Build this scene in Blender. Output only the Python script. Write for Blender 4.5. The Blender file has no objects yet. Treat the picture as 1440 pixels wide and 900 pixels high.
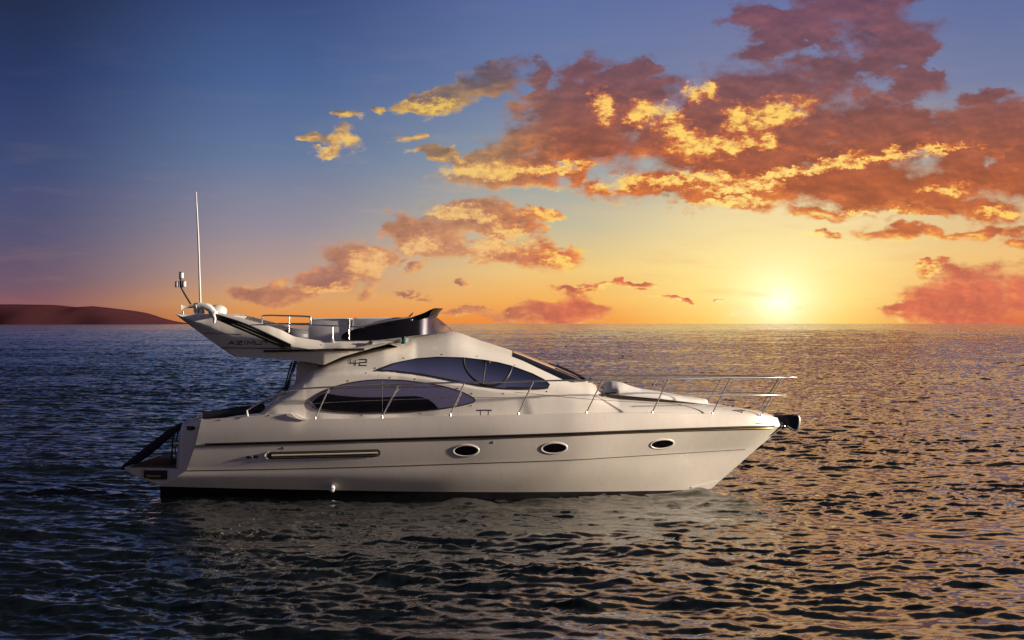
import bpy, bmesh, math, random
import numpy as np
from mathutils import Vector, Matrix
from mathutils.bvhtree import BVHTree

R = math.radians
C = bpy.context.scene.collection
SC = bpy.context.scene

# ------------------------------------------------------------------ camera
F = 2758.0            # focal length in photo pixels (1440 wide)
CAM_Y, CAM_Z = -40.0, 3.42
HOR = 455.0           # horizon row in the photo
cd = bpy.data.cameras.new('camera')
cam = bpy.data.objects.new('camera', cd); C.objects.link(cam)
cam.location = (0, CAM_Y, CAM_Z); cam.rotation_euler = (R(90), 0, 0)
cd.sensor_width = 36; cd.lens = F / 1440 * 36
cd.shift_y = (HOR - 450) / 1440
cd.clip_start = 0.5; cd.clip_end = 200000
SC.camera = cam

# ------------------------------------------------------------------ exposure
SC.view_settings.view_transform = 'Standard'
SC.view_settings.look = 'None'
SC.view_settings.exposure = 0.6
SC.view_settings.gamma = 1.0
SC.view_settings.use_curve_mapping = False
SC.render.engine = 'CYCLES'
SC.cycles.use_denoising = True
SC.cycles.use_adaptive_sampling = True
SC.cycles.adaptive_threshold = 0.02
SC.cycles.max_bounces = 6
SC.cycles.glossy_bounces = 4
SC.cycles.sample_clamp_indirect = 4

# ------------------------------------------------------------------ sun lamp: low, from the right and a little on the camera's side
SUN_AZ, SUN_EL = 5.5, 12.5     # degrees from +X towards the camera; elevation
to_sun = Vector((math.cos(R(SUN_EL)) * math.cos(R(SUN_AZ)), -math.cos(R(SUN_EL)) * math.sin(R(SUN_AZ)), math.sin(R(SUN_EL))))
sd = bpy.data.lights.new('sun', 'SUN')
sd.energy = 5.0; sd.angle = R(2.0); sd.color = (1.0, 0.85, 0.68)
sun = bpy.data.objects.new('sun', sd); C.objects.link(sun)
sun.rotation_euler = to_sun.to_track_quat('Z', 'Y').to_euler()
sun.location = (30, -10, 20)

# ------------------------------------------------------------------ world: sunset sky with clouds
def lin(r, g, b):
    f = lambda c: (c / 255 / 12.92) if c / 255 <= 0.04045 else ((c / 255 + 0.055) / 1.055) ** 2.4
    return (f(r), f(g), f(b), 1)

W = bpy.data.worlds.new('World'); SC.world = W; W.use_nodes = True
W.cycles.sampling_method = 'MANUAL'; W.cycles.sample_map_resolution = 512

class Nodes:
    """Small helper to write node trees as expressions."""
    def __init__(self, nt): self.nt = nt
    def n(self, t, **kw):
        x = self.nt.nodes.new(t)
        for k, v in kw.items(): setattr(x, k, v)
        return x
    def put(self, sock, v):
        if isinstance(v, bpy.types.NodeSocket): self.nt.links.new(v, sock)
        elif v is not None: sock.default_value = v
    def m(self, op, a, b=None, c=None, clamp=False):
        x = self.n('ShaderNodeMath', operation=op); x.use_clamp = clamp
        for i, v in enumerate((a, b, c)): 
            if v is not None: self.put(x.inputs[i], v)
        return x.outputs[0]
    def v(self, op, a, b=None, s=None):
        x = self.n('ShaderNodeVectorMath', operation=op)
        self.put(x.inputs[0], a)
        if b is not None: self.put(x.inputs[1], b)
        if s is not None: self.put(x.inputs['Scale'], s)
        return x.outputs['Value'] if op in ('LENGTH', 'DOT_PRODUCT', 'DISTANCE') else x.outputs[0]
    def xyz(self, a, b, c=0.0):
        x = self.n('ShaderNodeCombineXYZ')
        for i, v in enumerate((a, b, c)): self.put(x.inputs[i], v)
        return x.outputs[0]
    def sep(self, a):
        x = self.n('ShaderNodeSeparateXYZ'); self.put(x.inputs[0], a); return x.outputs
    def ramp(self, fac, stops, interp='LINEAR'):
        x = self.n('ShaderNodeValToRGB'); cr = x.color_ramp; cr.interpolation = interp
        while len(cr.elements) < len(stops): cr.elements.new(0.5)
        for e, (p, c) in zip(cr.elements, stops): e.position = p; e.color = c
        self.put(x.inputs[0], fac); return x.outputs[0]
    def mr(self, v, a, b, c=0.0, d=1.0, kind='LINEAR'):
        x = self.n('ShaderNodeMapRange', interpolation_type=kind)
        self.put(x.inputs[0], v)
        for i, q in enumerate((a, b, c, d)): self.put(x.inputs[i + 1], q)
        return x.outputs[0]
    def mix(self, f, a, b, kind='MIX'):
        x = self.n('ShaderNodeMix', data_type='RGBA', blend_type=kind)
        self.put(x.inputs[0], f); self.put(x.inputs[6], a); self.put(x.inputs[7], b)
        return x.outputs[2]
    def noise(self, vec, scale, detail=4, rough=0.5, dim='3D', lac=2.0, dist=0.0):
        x = self.n('ShaderNodeTexNoise', noise_dimensions=dim)
        self.put(x.inputs['Vector'], vec)
        x.inputs['Scale'].default_value = scale; x.inputs['Detail'].default_value = detail
        x.inputs['Roughness'].default_value = rough; x.inputs['Lacunarity'].default_value = lac
        x.inputs['Distortion'].default_value = dist
        return x.outputs

def ang(px, py):      # a place in the sky: azimuth and elevation, in units of 1000 photo pixels near the middle
    az = math.atan((px - 720) / F)
    el = math.atan((HOR - py) / F * math.cos(az))
    return az * F / 1000, el * F / 1000

# cloud masses: (x, y, half width, half height, tilt in degrees)
CLOUDS = [
    # great bank, upper right
    (800,172,98,50,8),(890,135,85,48,0),(700,232,95,20,4),(745,245,80,16,-4),(1000,190,120,75,0),(1120,120,110,45,0),
    (1170,185,150,72,0),(1235,45,95,48,-15),(1120,35,70,24,15),(1060,22,42,18,0),(1290,118,56,22,0),(1290,195,125,42,0),
    (1400,185,85,30,0),(930,258,105,20,3),(1080,262,140,40,0),(1220,262,120,38,0),(1345,235,70,22,-8),(1400,290,62,20,-8),(1432,250,45,40,0),(1300,285,70,16,0),
    (1190,-10,120,30,0),(1200,92,85,22,0),(1285,62,44,30,0),(840,195,110,40,0),(930,205,90,36,0),(620,215,22,8,0),(1080,70,60,14,10),(1140,215,150,40,0),(760,200,70,24,0),
    (860,150,130,58,0),(1060,150,130,60,0),(1260,195,150,42,0),(1405,178,70,44,0),(1330,262,110,24,0),
    # grey and yellow wisps above the middle
    (690,112,44,28,25),(757,108,22,20,30),(608,142,58,17,3),(528,151,9,8,0),(488,161,20,6,0),(583,188,22,6,0),(610,206,30,8,0),
    # small yellow cloud
    (490,196,30,18,-5),(440,194,24,9,0),(462,214,24,8,20),
    # middle clouds
    (598,332,56,38,0),(568,316,36,22,0),(655,304,56,26,8),(704,318,56,30,-10),(700,352,54,24,0),(768,360,56,22,-10),(765,297,24,8,-10),(575,380,14,5,0),
    # low clouds on the left
    (502,372,52,30,0),(455,396,66,18,10),(385,410,66,15,6),(522,412,18,17,0),
    # coral mound and strips low over the sea
    (785,440,72,26,0),(730,440,36,12,0),(838,405,78,5,2),(945,420,34,4,-3),(580,407,20,5,0),(660,436,30,4,0),
    # coral cumulus on the right
    (1375,415,66,48,0),(1318,432,50,32,0),(1436,410,40,44,0),(1303,378,18,14,0),(1262,440,34,14,0),
    # strips above the sun
    (1262,320,68,12,0),(1145,299,44,8,3),(1160,330,40,6,0),(1385,325,58,10,5),
    (1385,138,34,12,0),(1432,340,30,8,0),
    # flecks beside the sun
    (1036,433,12,3,0),(1088,432,5,3,0),(1102,431,5,4,0),(1130,430,13,3,0),(1164,434,16,2,0),(1010,418,10,3,0),(620,436,12,4,0),(605,418,22,5,0),(650,402,12,4,0),
]

# places where the low sun breaks through the great bank (same units)
LIT = [(850,150,18,22,0),(905,158,22,18,0),(940,160,24,12,-20),(985,130,20,14,0),(1090,160,48,20,15),(1040,165,24,18,0),(960,190,36,14,-25),(1010,205,60,14,5),(1075,200,20,14,0),
       (870,258,50,13,6),(960,252,90,9,2),(1010,285,90,9,4),(1120,238,100,7,10),(1230,222,90,6,8),(1330,210,40,5,5),(660,238,70,12,0),(760,240,80,7,4),(1040,262,60,7,5),(1330,268,30,7,0),(1240,300,60,5,0),(1420,300,40,8,0),
       (640,300,60,8,-8),(590,350,30,14,0),(690,345,40,14,0),(730,335,36,10,-30),(790,366,28,12,-20),(660,365,20,10,0),(765,297,24,8,0),(520,372,26,18,0),(470,408,40,6,0),(1303,378,18,13,0),(1250,395,16,20,0),(490,196,26,14,0),(445,212,26,8,20),(610,150,40,9,0)]

def build_world():
    nt = W.node_tree; nt.nodes.clear(); N = Nodes(nt)
    # --- group: signed cloud field at a sky position
    g = bpy.data.node_groups.new('cloud_field', 'ShaderNodeTree')
    g.interface.new_socket('Vector', in_out='INPUT', socket_type='NodeSocketVector')
    g.interface.new_socket('Field', in_out='OUTPUT', socket_type='NodeSocketFloat')
    G = Nodes(g); gi = g.nodes.new('NodeGroupInput'); go = g.nodes.new('NodeGroupOutput')
    p = gi.outputs[0]
    stretch = G.v('MULTIPLY', p, (1.0, 1.7, 1.0))
    w1 = G.noise(stretch, 9, 2, 0.5)[1]
    w2 = G.noise(stretch, 34, 3, 0.6)[1]
    off = G.v('ADD', G.v('MULTIPLY', G.v('SUBTRACT', w1, (0.5,) * 3), (0.085, 0.05, 0)), G.v('MULTIPLY', G.v('SUBTRACT', w2, (0.5,) * 3), (0.040, 0.028, 0)))
    q = G.v('ADD', p, off)
    acc = None
    def chain(a):
        x = G.n('ShaderNodeVectorMath', operation='MULTIPLY_ADD')
        G.put(x.inputs[0], a); x.inputs[1].default_value = (1e-7,) * 3; G.put(x.inputs[2], q)
        return x.outputs[0]
    for (px, py, rx, ry, rot) in CLOUDS:
        cu, cv = ang(px, py)
        mp = G.n('ShaderNodeMapping', vector_type='TEXTURE')
        mp.inputs['Location'].default_value = (cu, cv, 0)
        mp.inputs['Rotation'].default_value = (0, 0, R(rot))
        mp.inputs['Scale'].default_value = (rx * 1.2 / 1000, ry * 1.2 / 1000, 1)
        # each mass waits for the one before it (keeps the shader's memory small)
        G.put(mp.inputs['Vector'], q if acc is None else chain(acc))
        d = G.v('LENGTH', mp.outputs[0])
        acc = d if acc is None else G.m('SMOOTH_MIN', acc, d, 0.22)
    fb = G.noise(stretch, 22, 8, 0.62)[0]
    f = G.m('ADD', G.m('SUBTRACT', 0.98, acc), G.m('MULTIPLY', G.m('SUBTRACT', fb, 0.5), 1.55))
    f = G.m('MINIMUM', f, G.m('ADD', G.m('SUBTRACT', 1.6, acc), 0.0))
    G.put(go.inputs[0], f)

    tc = N.n('ShaderNodeTexCoord')
    dirv = N.v('NORMALIZE', tc.outputs['Generated'])
    X, Y, Z = N.sep(dirv)
    az = N.m('ARCTAN2', X, Y)
    el = N.m('ARCSINE', Z)
    u = N.m('MULTIPLY', az, F / 1000); v = N.m('MULTIPLY', el, F / 1000)
    P = N.xyz(u, v, 0)
    vn = N.mr(v, 0.0, 1.0)       # 0..1 = horizon .. about 20 degrees up
    def col(stops, above):  # above: unseen sky over the view, colours made up for the sea's reflections
        s = [(ang(720, py)[1], lin(*c)) for py, c in stops]
        s = sorted(s, key=lambda q: q[0])
        return N.ramp(vn, s + [(min(1, a), lin(*c)) for a, c in above])
    high = [(0.75, (22, 32, 70)), (1.0, (14, 22, 52))]
    cA = col([(452,(116,62,66)),(428,(134,86,94)),(400,(108,84,104)),(340,(84,80,112)),(250,(60,72,116)),(120,(36,52,98)),(0,(25,34,68))], [(0.5,(20,24,40)),(1.0,(14,15,20))])
    cB = col([(452,(228,140,66)),(425,(220,160,100)),(385,(184,152,138)),(320,(146,138,152)),(220,(98,118,154)),(110,(70,95,144)),(0,(52,72,122))], [(0.6,(30,34,54)),(1.0,(18,19,26))])
    cC = col([(452,(242,140,60)),(420,(246,178,92)),(380,(240,200,126)),(320,(196,186,156)),(230,(146,156,166)),(120,(108,124,164)),(0,(90,108,158))], [(0.56,(150,120,114)),(0.72,(160,122,104)),(0.95,(38,40,50))])
    cD = col([(452,(252,206,98)),(420,(254,222,128)),(370,(252,224,146)),(300,(238,214,160)),(230,(184,178,162)),(120,(126,130,162)),(0,(102,112,160))], [(0.50,(240,182,130)),(0.60,(276,218,150)),(0.80,(268,200,136)),(0.97,(52,52,62))])  # gold stops overhead are added so the right-hand sea reflects gold
    cE = col([(452,(224,112,72)),(420,(238,160,92)),(370,(242,192,120)),(310,(224,192,144)),(230,(166,160,154)),(120,(116,124,160)),(0,(92,106,154))], [(0.50,(240,180,130)),(0.60,(276,214,150)),(0.80,(268,196,136)),(0.97,(52,52,62))])  # same added gold band above the view, there to warm the water
    back = N.ramp(N.mr(el, 0.0, 1.4), [(0, lin(34, 27, 26)), (0.06, lin(48, 39, 41)), (0.12, lin(84, 74, 92)), (0.3, lin(88, 84, 112)), (0.6, lin(62, 64, 88)), (1, lin(28, 31, 46))])
    def seg(a, b): return N.mr(u, ang(a, 455)[0], ang(b, 455)[0], kind='SMOOTHSTEP')
    sky = N.mix(seg(20, 400), cA, cB)
    sky = N.mix(seg(380, 800), sky, cC)
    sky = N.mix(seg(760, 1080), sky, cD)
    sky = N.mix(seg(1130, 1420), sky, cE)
    aaz = N.m('ABSOLUTE', az)
    sky = N.mix(N.mr(el, 0.40, 0.72, kind='SMOOTHSTEP'), sky, lin(26, 29, 44))
    sky = N.mix(N.mr(aaz, 0.55, 1.3, kind='SMOOTHSTEP'), sky, back)
    # soft glow round the setting sun
    su, sv = ang(1095, 425)
    ds = N.v('LENGTH', N.v('MULTIPLY', N.v('SUBTRACT', P, (su, sv, 0)), (1.0, 1.15, 0)))
    def gauss(s): return N.m('EXPONENT', N.m('MULTIPLY', N.m('POWER', N.m('DIVIDE', ds, s), 2.0), -1.0))
    glow = N.v('ADD', N.v('ADD', N.v('SCALE', (0.10, 0.10, 0.05), s=gauss(0.15)), N.v('SCALE', (0.22, 0.25, 0.32), s=gauss(0.058))), N.v('SCALE', (0.26, 0.26, 0.28), s=gauss(0.024)))
    sky = N.mix(1.0, sky, glow, 'ADD')
    # fine uneven haze
    hz = N.noise(N.v('MULTIPLY', P, (1.0, 4.0, 1.0)), 7, 5, 0.55)[0]
    sky = N.mix(1.0, sky, N.ramp(hz, [(0.3, (0.975, 0.98, 0.985, 1)), (0.7, (1.025, 1.02, 1.015, 1))]), 'MULTIPLY')
    # thin streaky veils
    vl = N.noise(N.v('MULTIPLY', N.v('ADD', P, (0, 0, 0)), (1.0, 5.5, 1.0)), 6.5, 7, 0.62)[0]
    veil = N.m('MULTIPLY', N.mr(vl, 0.50, 0.72, 0.0, 0.34, kind='SMOOTHSTEP'), N.m('MULTIPLY', N.mr(u, -0.35, 0.2, 0.15, 1.0), N.mr(v, 0.02, 0.42, 1.0, 0.35)))
    sky = N.mix(veil, sky, N.ramp(v, [(0.0, lin(246, 170, 96)), (0.15, lin(236, 186, 132)), (0.3, lin(176, 150, 150)), (0.45, lin(130, 122, 150))]))
    # --- clouds
    def field(vec):
        x = N.n('ShaderNodeGroup'); x.node_tree = g; N.put(x.inputs[0], vec); return x.outputs[0]
    wv = N.v('MULTIPLY', P, (1.0, 1.7, 1.0))
    f0 = field(P)
    tosun = N.v('NORMALIZE', N.v('SUBTRACT', (su, sv - 0.10, 0), P))
    f1 = field(N.v('ADD', P, N.v('SCALE', tosun, s=0.011)))
    front = N.mr(aaz, 0.30, 0.42, 1.0, 0.0)
    alpha = N.m('MULTIPLY', N.m('MULTIPLY', N.mr(f0, 0.0, N.mr(N.noise(wv, 8, 3, 0.5)[0], 0.38, 0.62, 0.14, 0.75), kind='SMOOTHSTEP'), N.mr(ds, 0.015, 0.10, 0.45, 1.0)), front)
    lit = N.m('MULTIPLY', N.m('SUBTRACT', f0, f1), 1.5)
    thin = N.mr(f0, 0.62, 0.08, 0.0, 1.0)
    qq = N.v('ADD', P, N.v('ADD', N.v('MULTIPLY', N.v('SUBTRACT', N.noise(wv, 30, 4, 0.6)[1], (.5, .5, .5)), (0.075, 0.045, 0)), N.v('MULTIPLY', N.v('SUBTRACT', N.noise(wv, 110, 4, 0.65)[1], (.5, .5, .5)), (0.034, 0.026, 0))))
    spot = None
    for (px, py, rx, ry, rot) in LIT:
        cu, cv = ang(px, py)
        mp = N.n('ShaderNodeMapping', vector_type='TEXTURE')
        mp.inputs['Location'].default_value = (cu, cv, 0); mp.inputs['Rotation'].default_value = (0, 0, R(rot)); mp.inputs['Scale'].default_value = (rx * 1.05 / 1000, ry * 1.05 / 1000, 1)
        if spot is None: N.put(mp.inputs['Vector'], qq)
        else:
            x = N.n('ShaderNodeVectorMath', operation='MULTIPLY_ADD'); N.put(x.inputs[0], spot); x.inputs[1].default_value = (1e-7,) * 3; N.put(x.inputs[2], qq); N.put(mp.inputs['Vector'], x.outputs[0])
        dd = N.v('LENGTH', mp.outputs[0])
        spot = dd if spot is None else N.m('MINIMUM', spot, dd)
    spot = N.mr(spot, 1.75, 0.25, 0.0, 1.0, kind='SMOOTHSTEP')
    bright = N.m('ADD', N.m('MULTIPLY', lit, N.mr(u, -0.1, 0.1, 0.75, 0.5)), N.m('MULTIPLY', thin, N.mr(u, 0.0, 0.2, 0.72, 0.34)))
    det = N.noise(N.v('MULTIPLY', P, (1.0, 2.0, 1.0)), 15, 6, 0.6)[0]
    bright = N.m('ADD', bright, N.mr(det, 0.40, 0.68, -0.12, 0.16))
    # how strongly the low sun reaches this part of the sky
    reach = N.ramp(N.m('MULTIPLY', ds, 1.0), [(0.0, (1, 1, 1, 1)), (0.30, (1, 1, 1, 1)), (0.5, (.62, .62, .62, 1)), (0.9, (.72, .72, .72, 1))])
    topdark = N.mr(v, 0.25, 0.40, 1.0, 0.12)
    leftside = N.mr(u, -0.10, 0.05, 1.0, 0.0)
    topdark = N.m('MAXIMUM', topdark, leftside)
    bright = N.m('MULTIPLY', N.m('MULTIPLY', bright, reach), topdark, clamp=True)
    bright = N.m('MAXIMUM', bright, N.m('MULTIPLY', spot, N.mr(N.noise(wv, 62, 6, 0.66)[0], 0.34, 0.64, 0.42, 1.15)))
    bright = N.mr(bright, N.mr(u, 0.0, 0.15, 0.06, 0.16), 0.86)
    coreR = N.ramp(v, [(0.0, lin(214, 112, 84)), (0.07, lin(208, 112, 86)), (0.13, lin(196, 108, 66)), (0.20, lin(172, 92, 60)), (0.27, lin(146, 86, 74)), (0.34, lin(122, 82, 90)), (0.45, lin(114, 76, 98))])
    coreL = N.ramp(v, [(0.0, lin(196, 128, 90)), (0.06, lin(176, 122, 104)), (0.14, lin(178, 124, 98)), (0.25, lin(150, 120, 96)), (0.36, lin(96, 88, 106))])
    litR = N.ramp(ds, [(0.0, lin(255, 244, 190)), (0.15, lin(255, 226, 132)), (0.3, lin(255, 210, 104)), (0.55, lin(255, 198, 104)), (0.9, lin(240, 196, 110))])
    litL = N.ramp(v, [(0.0, lin(240, 176, 96)), (0.10, lin(238, 190, 128)), (0.2, lin(240, 196, 116)), (0.3, lin(232, 192, 96))])
    sideR = N.mr(u, -0.08, 0.10, kind='SMOOTHSTEP')
    core = N.mix(sideR, coreL, coreR); litc = N.mix(sideR, litL, litR)
    n1 = N.noise(wv, 24, 7, 0.6)[0]
    n2 = N.noise(N.v('MULTIPLY', N.v('ADD', P, N.v('SCALE', tosun, s=0.007)), (1.0, 1.7, 1.0)), 24, 7, 0.6)[0]
    relief = N.m('SUBTRACT', n1, n2)
    bright = N.m('ADD', bright, N.m('MULTIPLY', relief, 0.35), clamp=True)
    core = N.mix(1.0, core, N.ramp(det, [(0.3, (.74, .76, .82, 1)), (0.7, (1.22, 1.16, 1.08, 1))]), 'MULTIPLY')
    core = N.mix(1.0, core, N.ramp(N.mr(relief, -0.2, 0.2), [(0.0, (.84, .86, .90, 1)), (0.5, (1, 1, 1, 1)), (1.0, (1.2, 1.14, 1.06, 1))]), 'MULTIPLY')
    # warm red bank, low on the right
    mid = N.mix(sideR, N.ramp(v, [(0.0, lin(222, 146, 92)), (0.12, lin(214, 152, 108)), (0.3, lin(190, 148, 92))]), N.ramp(v, [(0.0, lin(238, 148, 92)), (0.12, lin(232, 138, 72)), (0.24, lin(214, 112, 58)), (0.36, lin(168, 96, 84))]))
    cl = N.mix(N.mr(bright, 0.0, 0.5), core, mid)
    cl = N.mix(N.mr(bright, 0.42, 1.0), cl, litc)
    full = N.mix(alpha, sky, cl)
    nish = N.n('ShaderNodeTexSky', sky_type='NISHITA')
    nish.sun_disc = False; nish.sun_elevation = R(SUN_EL); nish.sun_rotation = R(90 + SUN_AZ); nish.air_density = 1.0
    full = N.mix(1.0, full, N.v('SCALE', nish.outputs[0], s=0.003), 'ADD')
    bg = N.n('ShaderNodeBackground'); bg.inputs[1].default_value = 0.66
    N.put(bg.inputs[0], full)
    out = N.n('ShaderNodeOutputWorld'); nt.links.new(bg.outputs[0], out.inputs[0])
build_world()

# ------------------------------------------------------------------ helpers
def at(px, py, y):            # the point at depth y that sits on the photo's sight line
    k = (y - CAM_Y) / F
    return Vector(((px - 720) * k, y, CAM_Z + (HOR - py) * k))

def pchip(xs, ys):
    xs = np.array(xs, float); ys = np.array(ys, float)
    h = np.diff(xs); d = np.diff(ys) / h
    m = np.zeros(len(xs)); m[0] = d[0]; m[-1] = d[-1]
    for i in range(1, len(xs) - 1):
        if d[i - 1] * d[i] > 0:
            w1 = 2 * h[i] + h[i - 1]; w2 = h[i] + 2 * h[i - 1]
            m[i] = (w1 + w2) / (w1 / d[i - 1] + w2 / d[i])
    def f(x):
        x = min(max(x, xs[0]), xs[-1]); i = min(max(int(np.searchsorted(xs, x) - 1), 0), len(h) - 1)
        t = (x - xs[i]) / h[i]
        return float((1 + 2 * t) * (1 - t) ** 2 * ys[i] + t * (1 - t) ** 2 * h[i] * m[i] + t * t * (3 - 2 * t) * ys[i + 1] + t * t * (t - 1) * h[i] * m[i + 1])
    return f
def line(pts, k=1): return pchip([p[0] for p in pts], [p[k] for p in pts])
def lerp(pts):
    xs = [p[0] for p in pts]; ys = [p[1] for p in pts]
    return lambda x: float(np.interp(x, xs, ys))

def obj(name, bm, mat, parent=None, smooth=True, sharp=40):
    me = bpy.data.meshes.new(name); bm.normal_update(); bm.to_mesh(me); bm.free()
    if smooth:
        me.shade_smooth(); me.set_sharp_from_angle(angle=R(sharp))
    me.materials.append(mat)
    o = bpy.data.objects.new(name, me); C.objects.link(o)
    if parent: o.parent = parent
    return o

def fix(bm): bmesh.ops.remove_doubles(bm, verts=bm.verts, dist=1e-4); bmesh.ops.recalc_face_normals(bm, faces=bm.faces)

def grid(bm, rows, flip=False):
    vs = [[bm.verts.new(p) for p in r] for r in rows]
    for i in range(len(vs) - 1):
        for j in range(len(vs[0]) - 1):
            q = [vs[i][j], vs[i][j + 1], vs[i + 1][j + 1], vs[i + 1][j]]
            try: bm.faces.new(q[::-1] if flip else q)
            except ValueError: pass
    return vs

def tube(bm, pts, r, sides=8, caps=True):
    pts = [Vector(p) for p in pts]; rings = []
    n = len(pts); up = Vector((0, 0, 1)); prev = None
    for i, p in enumerate(pts):
        t = (pts[min(i + 1, n - 1)] - pts[max(i - 1, 0)]).normalized()
        a = t.cross(up) if prev is None else prev - t * prev.dot(t)
        if a.length < 1e-4: a = t.cross(Vector((0, 1, 0)))
        a.normalize(); b = t.cross(a); prev = a
        rr = r[i] if isinstance(r, (list, tuple)) else r
        rings.append([bm.verts.new(p + (a * math.cos(2 * math.pi * k / sides) + b * math.sin(2 * math.pi * k / sides)) * rr) for k in range(sides)])
    for i in range(n - 1):
        for k in range(sides):
            bm.faces.new((rings[i][k], rings[i][(k + 1) % sides], rings[i + 1][(k + 1) % sides], rings[i + 1][k]))
    if caps: bm.faces.new(rings[0][::-1]); bm.faces.new(rings[-1])

def tube_obj(name, pts, r, mat, parent, sides=8):
    bm = bmesh.new(); tube(bm, pts, r, sides); fix(bm); return obj(name, bm, mat, parent, sharp=60)

def smooth_path(pts, n=6):    # Catmull-Rom through 3-D points
    pts = [Vector(p) for p in pts]; out = []
    for i in range(len(pts) - 1):
        p0, p1, p2, p3 = pts[max(i - 1, 0)], pts[i], pts[i + 1], pts[min(i + 2, len(pts) - 1)]
        for k in range(n):
            t = k / n
            out.append(0.5 * ((2 * p1) + (p2 - p0) * t + (2 * p0 - 5 * p1 + 4 * p2 - p3) * t * t + (3 * p1 - p0 - 3 * p2 + p3) * t ** 3))
    return out + [pts[-1]]

def prism(bm, poly, y0, y1, yref=None, bevel=0.0, seg=3):
    """A side outline (photo pixels) given real thickness across the boat."""
    yr = y0 if yref is None else yref
    base = [at(px, py, yr) for px, py in poly]
    a = [bm.verts.new((p.x, y0, p.z)) for p in base]; b = [bm.verts.new((p.x, y1, p.z)) for p in base]
    n = len(a); fs = [bm.faces.new(a), bm.faces.new(b[::-1])]
    for i in range(n): fs.append(bm.faces.new((a[i], b[i], b[(i + 1) % n], a[(i + 1) % n])))
    bmesh.ops.recalc_face_normals(bm, faces=fs)
    if bevel: 
        es = list({e for f in fs for e in f.edges})
        bmesh.ops.bevel(bm, geom=es, offset=bevel, segments=seg, profile=0.5, affect='EDGES', clamp_overlap=True)

def prism_obj(name, poly, y0, y1, mat, parent, yref=None, bevel=0.0, seg=3):
    bm = bmesh.new(); prism(bm, poly, y0, y1, yref, bevel, seg); return obj(name, bm, mat, parent)

def ellipsoid(bm, c, rx, ry, rz, seg=16, rot=None):
    r = bmesh.ops.create_uvsphere(bm, u_segments=seg, v_segments=max(6, seg // 2), radius=1)
    M = Matrix.Translation(c) @ (rot or Matrix()) @ Matrix.Diagonal((rx, ry, rz, 1))
    bmesh.ops.transform(bm, matrix=M, verts=r['verts'])

def cone(bm, a, b, r0, r1, seg=14):
    tube(bm, [a, b], [r0, r1], seg)

def tree_of(*objs):
    vs, ps = [], []
    for o in objs:
        b = len(vs); vs += [o.matrix_world @ v.co for v in o.data.vertices]
        ps += [tuple(b + i for i in p.vertices) for p in o.data.polygons]
    return BVHTree.FromPolygons(vs, ps)

CAMP = Vector((0, CAM_Y, CAM_Z))
def hit(tree, px, py, off=0.0):
    d = Vector(((px - 720) / F, 1, (HOR - py) / F)).normalized()
    p, nrm, i, dist = tree.ray_cast(CAMP, d)
    if p is None: return None, None
    if nrm.dot(d) > 0: nrm = -nrm
    return p + nrm * off, nrm

def span(poly):               # upper and lower edge of an outline at a given px
    def f(px):
        ys = []
        for i in range(len(poly)):
            (x0, y0), (x1, y1) = poly[i], poly[(i + 1) % len(poly)]
            if (x0 - px) * (x1 - px) <= 0 and x0 != x1: ys.append(y0 + (y1 - y0) * (px - x0) / (x1 - x0))
        return (min(ys), max(ys)) if ys else None
    return f

def smooth_poly(pts, n=5):
    q = [Vector((p[0], p[1], 0)) for p in pts]; q = q + q[:1]
    m = len(pts); out = []
    for i in range(m):
        p0, p1, p2, p3 = q[(i - 1) % m], q[i], q[(i + 1) % m], q[(i + 2) % m]
        for k in range(n):
            t = k / n
            v = 0.5 * ((2 * p1) + (p2 - p0) * t + (2 * p0 - 5 * p1 + 4 * p2 - p3) * t * t + (3 * p1 - p0 - 3 * p2 + p3) * t ** 3)
            out.append((v.x, v.y))
    return out

def patch(bm, poly, tree, off, nx=60, ny=8):
    """A pane cut to an outline, lying on a curved surface."""
    f = span(poly); l = min(p[0] for p in poly) + .15; r = max(p[0] for p in poly) - .15
    cols = []
    for i in range(nx + 1):
        t = i / nx; t = 0.5 - 0.5 * math.cos(math.pi * t)
        px = l + (r - l) * t; s = f(px)
        if not s: continue
        c = [hit(tree, px, s[0] + (s[1] - s[0]) * j / ny, off)[0] for j in range(ny + 1)]
        if all(c): cols.append(c)
    grid(bm, cols)

def ribbon(bm, pts, tree, off, half):     # strip of half-height `half` px along pts
    rows = []
    for px, py in pts:
        a, _ = hit(tree, px, py - half, off); b, _ = hit(tree, px, py + half, off)
        if a and b: rows.append([a, b])
    grid(bm, rows)

def dense(pts, step=6):
    out = []
    for (x0, y0), (x1, y1) in zip(pts, pts[1:]):
        n = max(1, int(math.hypot(x1 - x0, y1 - y0) / step))
        out += [(x0 + (x1 - x0) * k / n, y0 + (y1 - y0) * k / n) for k in range(n)]
    return out + [pts[-1]]

def thicken(bm, t):           # give a strip lying on a surface a real thickness
    bmesh.ops.recalc_face_normals(bm, faces=bm.faces)
    bmesh.ops.solidify(bm, geom=list(bm.faces), thickness=t)
    bmesh.ops.recalc_face_normals(bm, faces=bm.faces)

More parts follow.
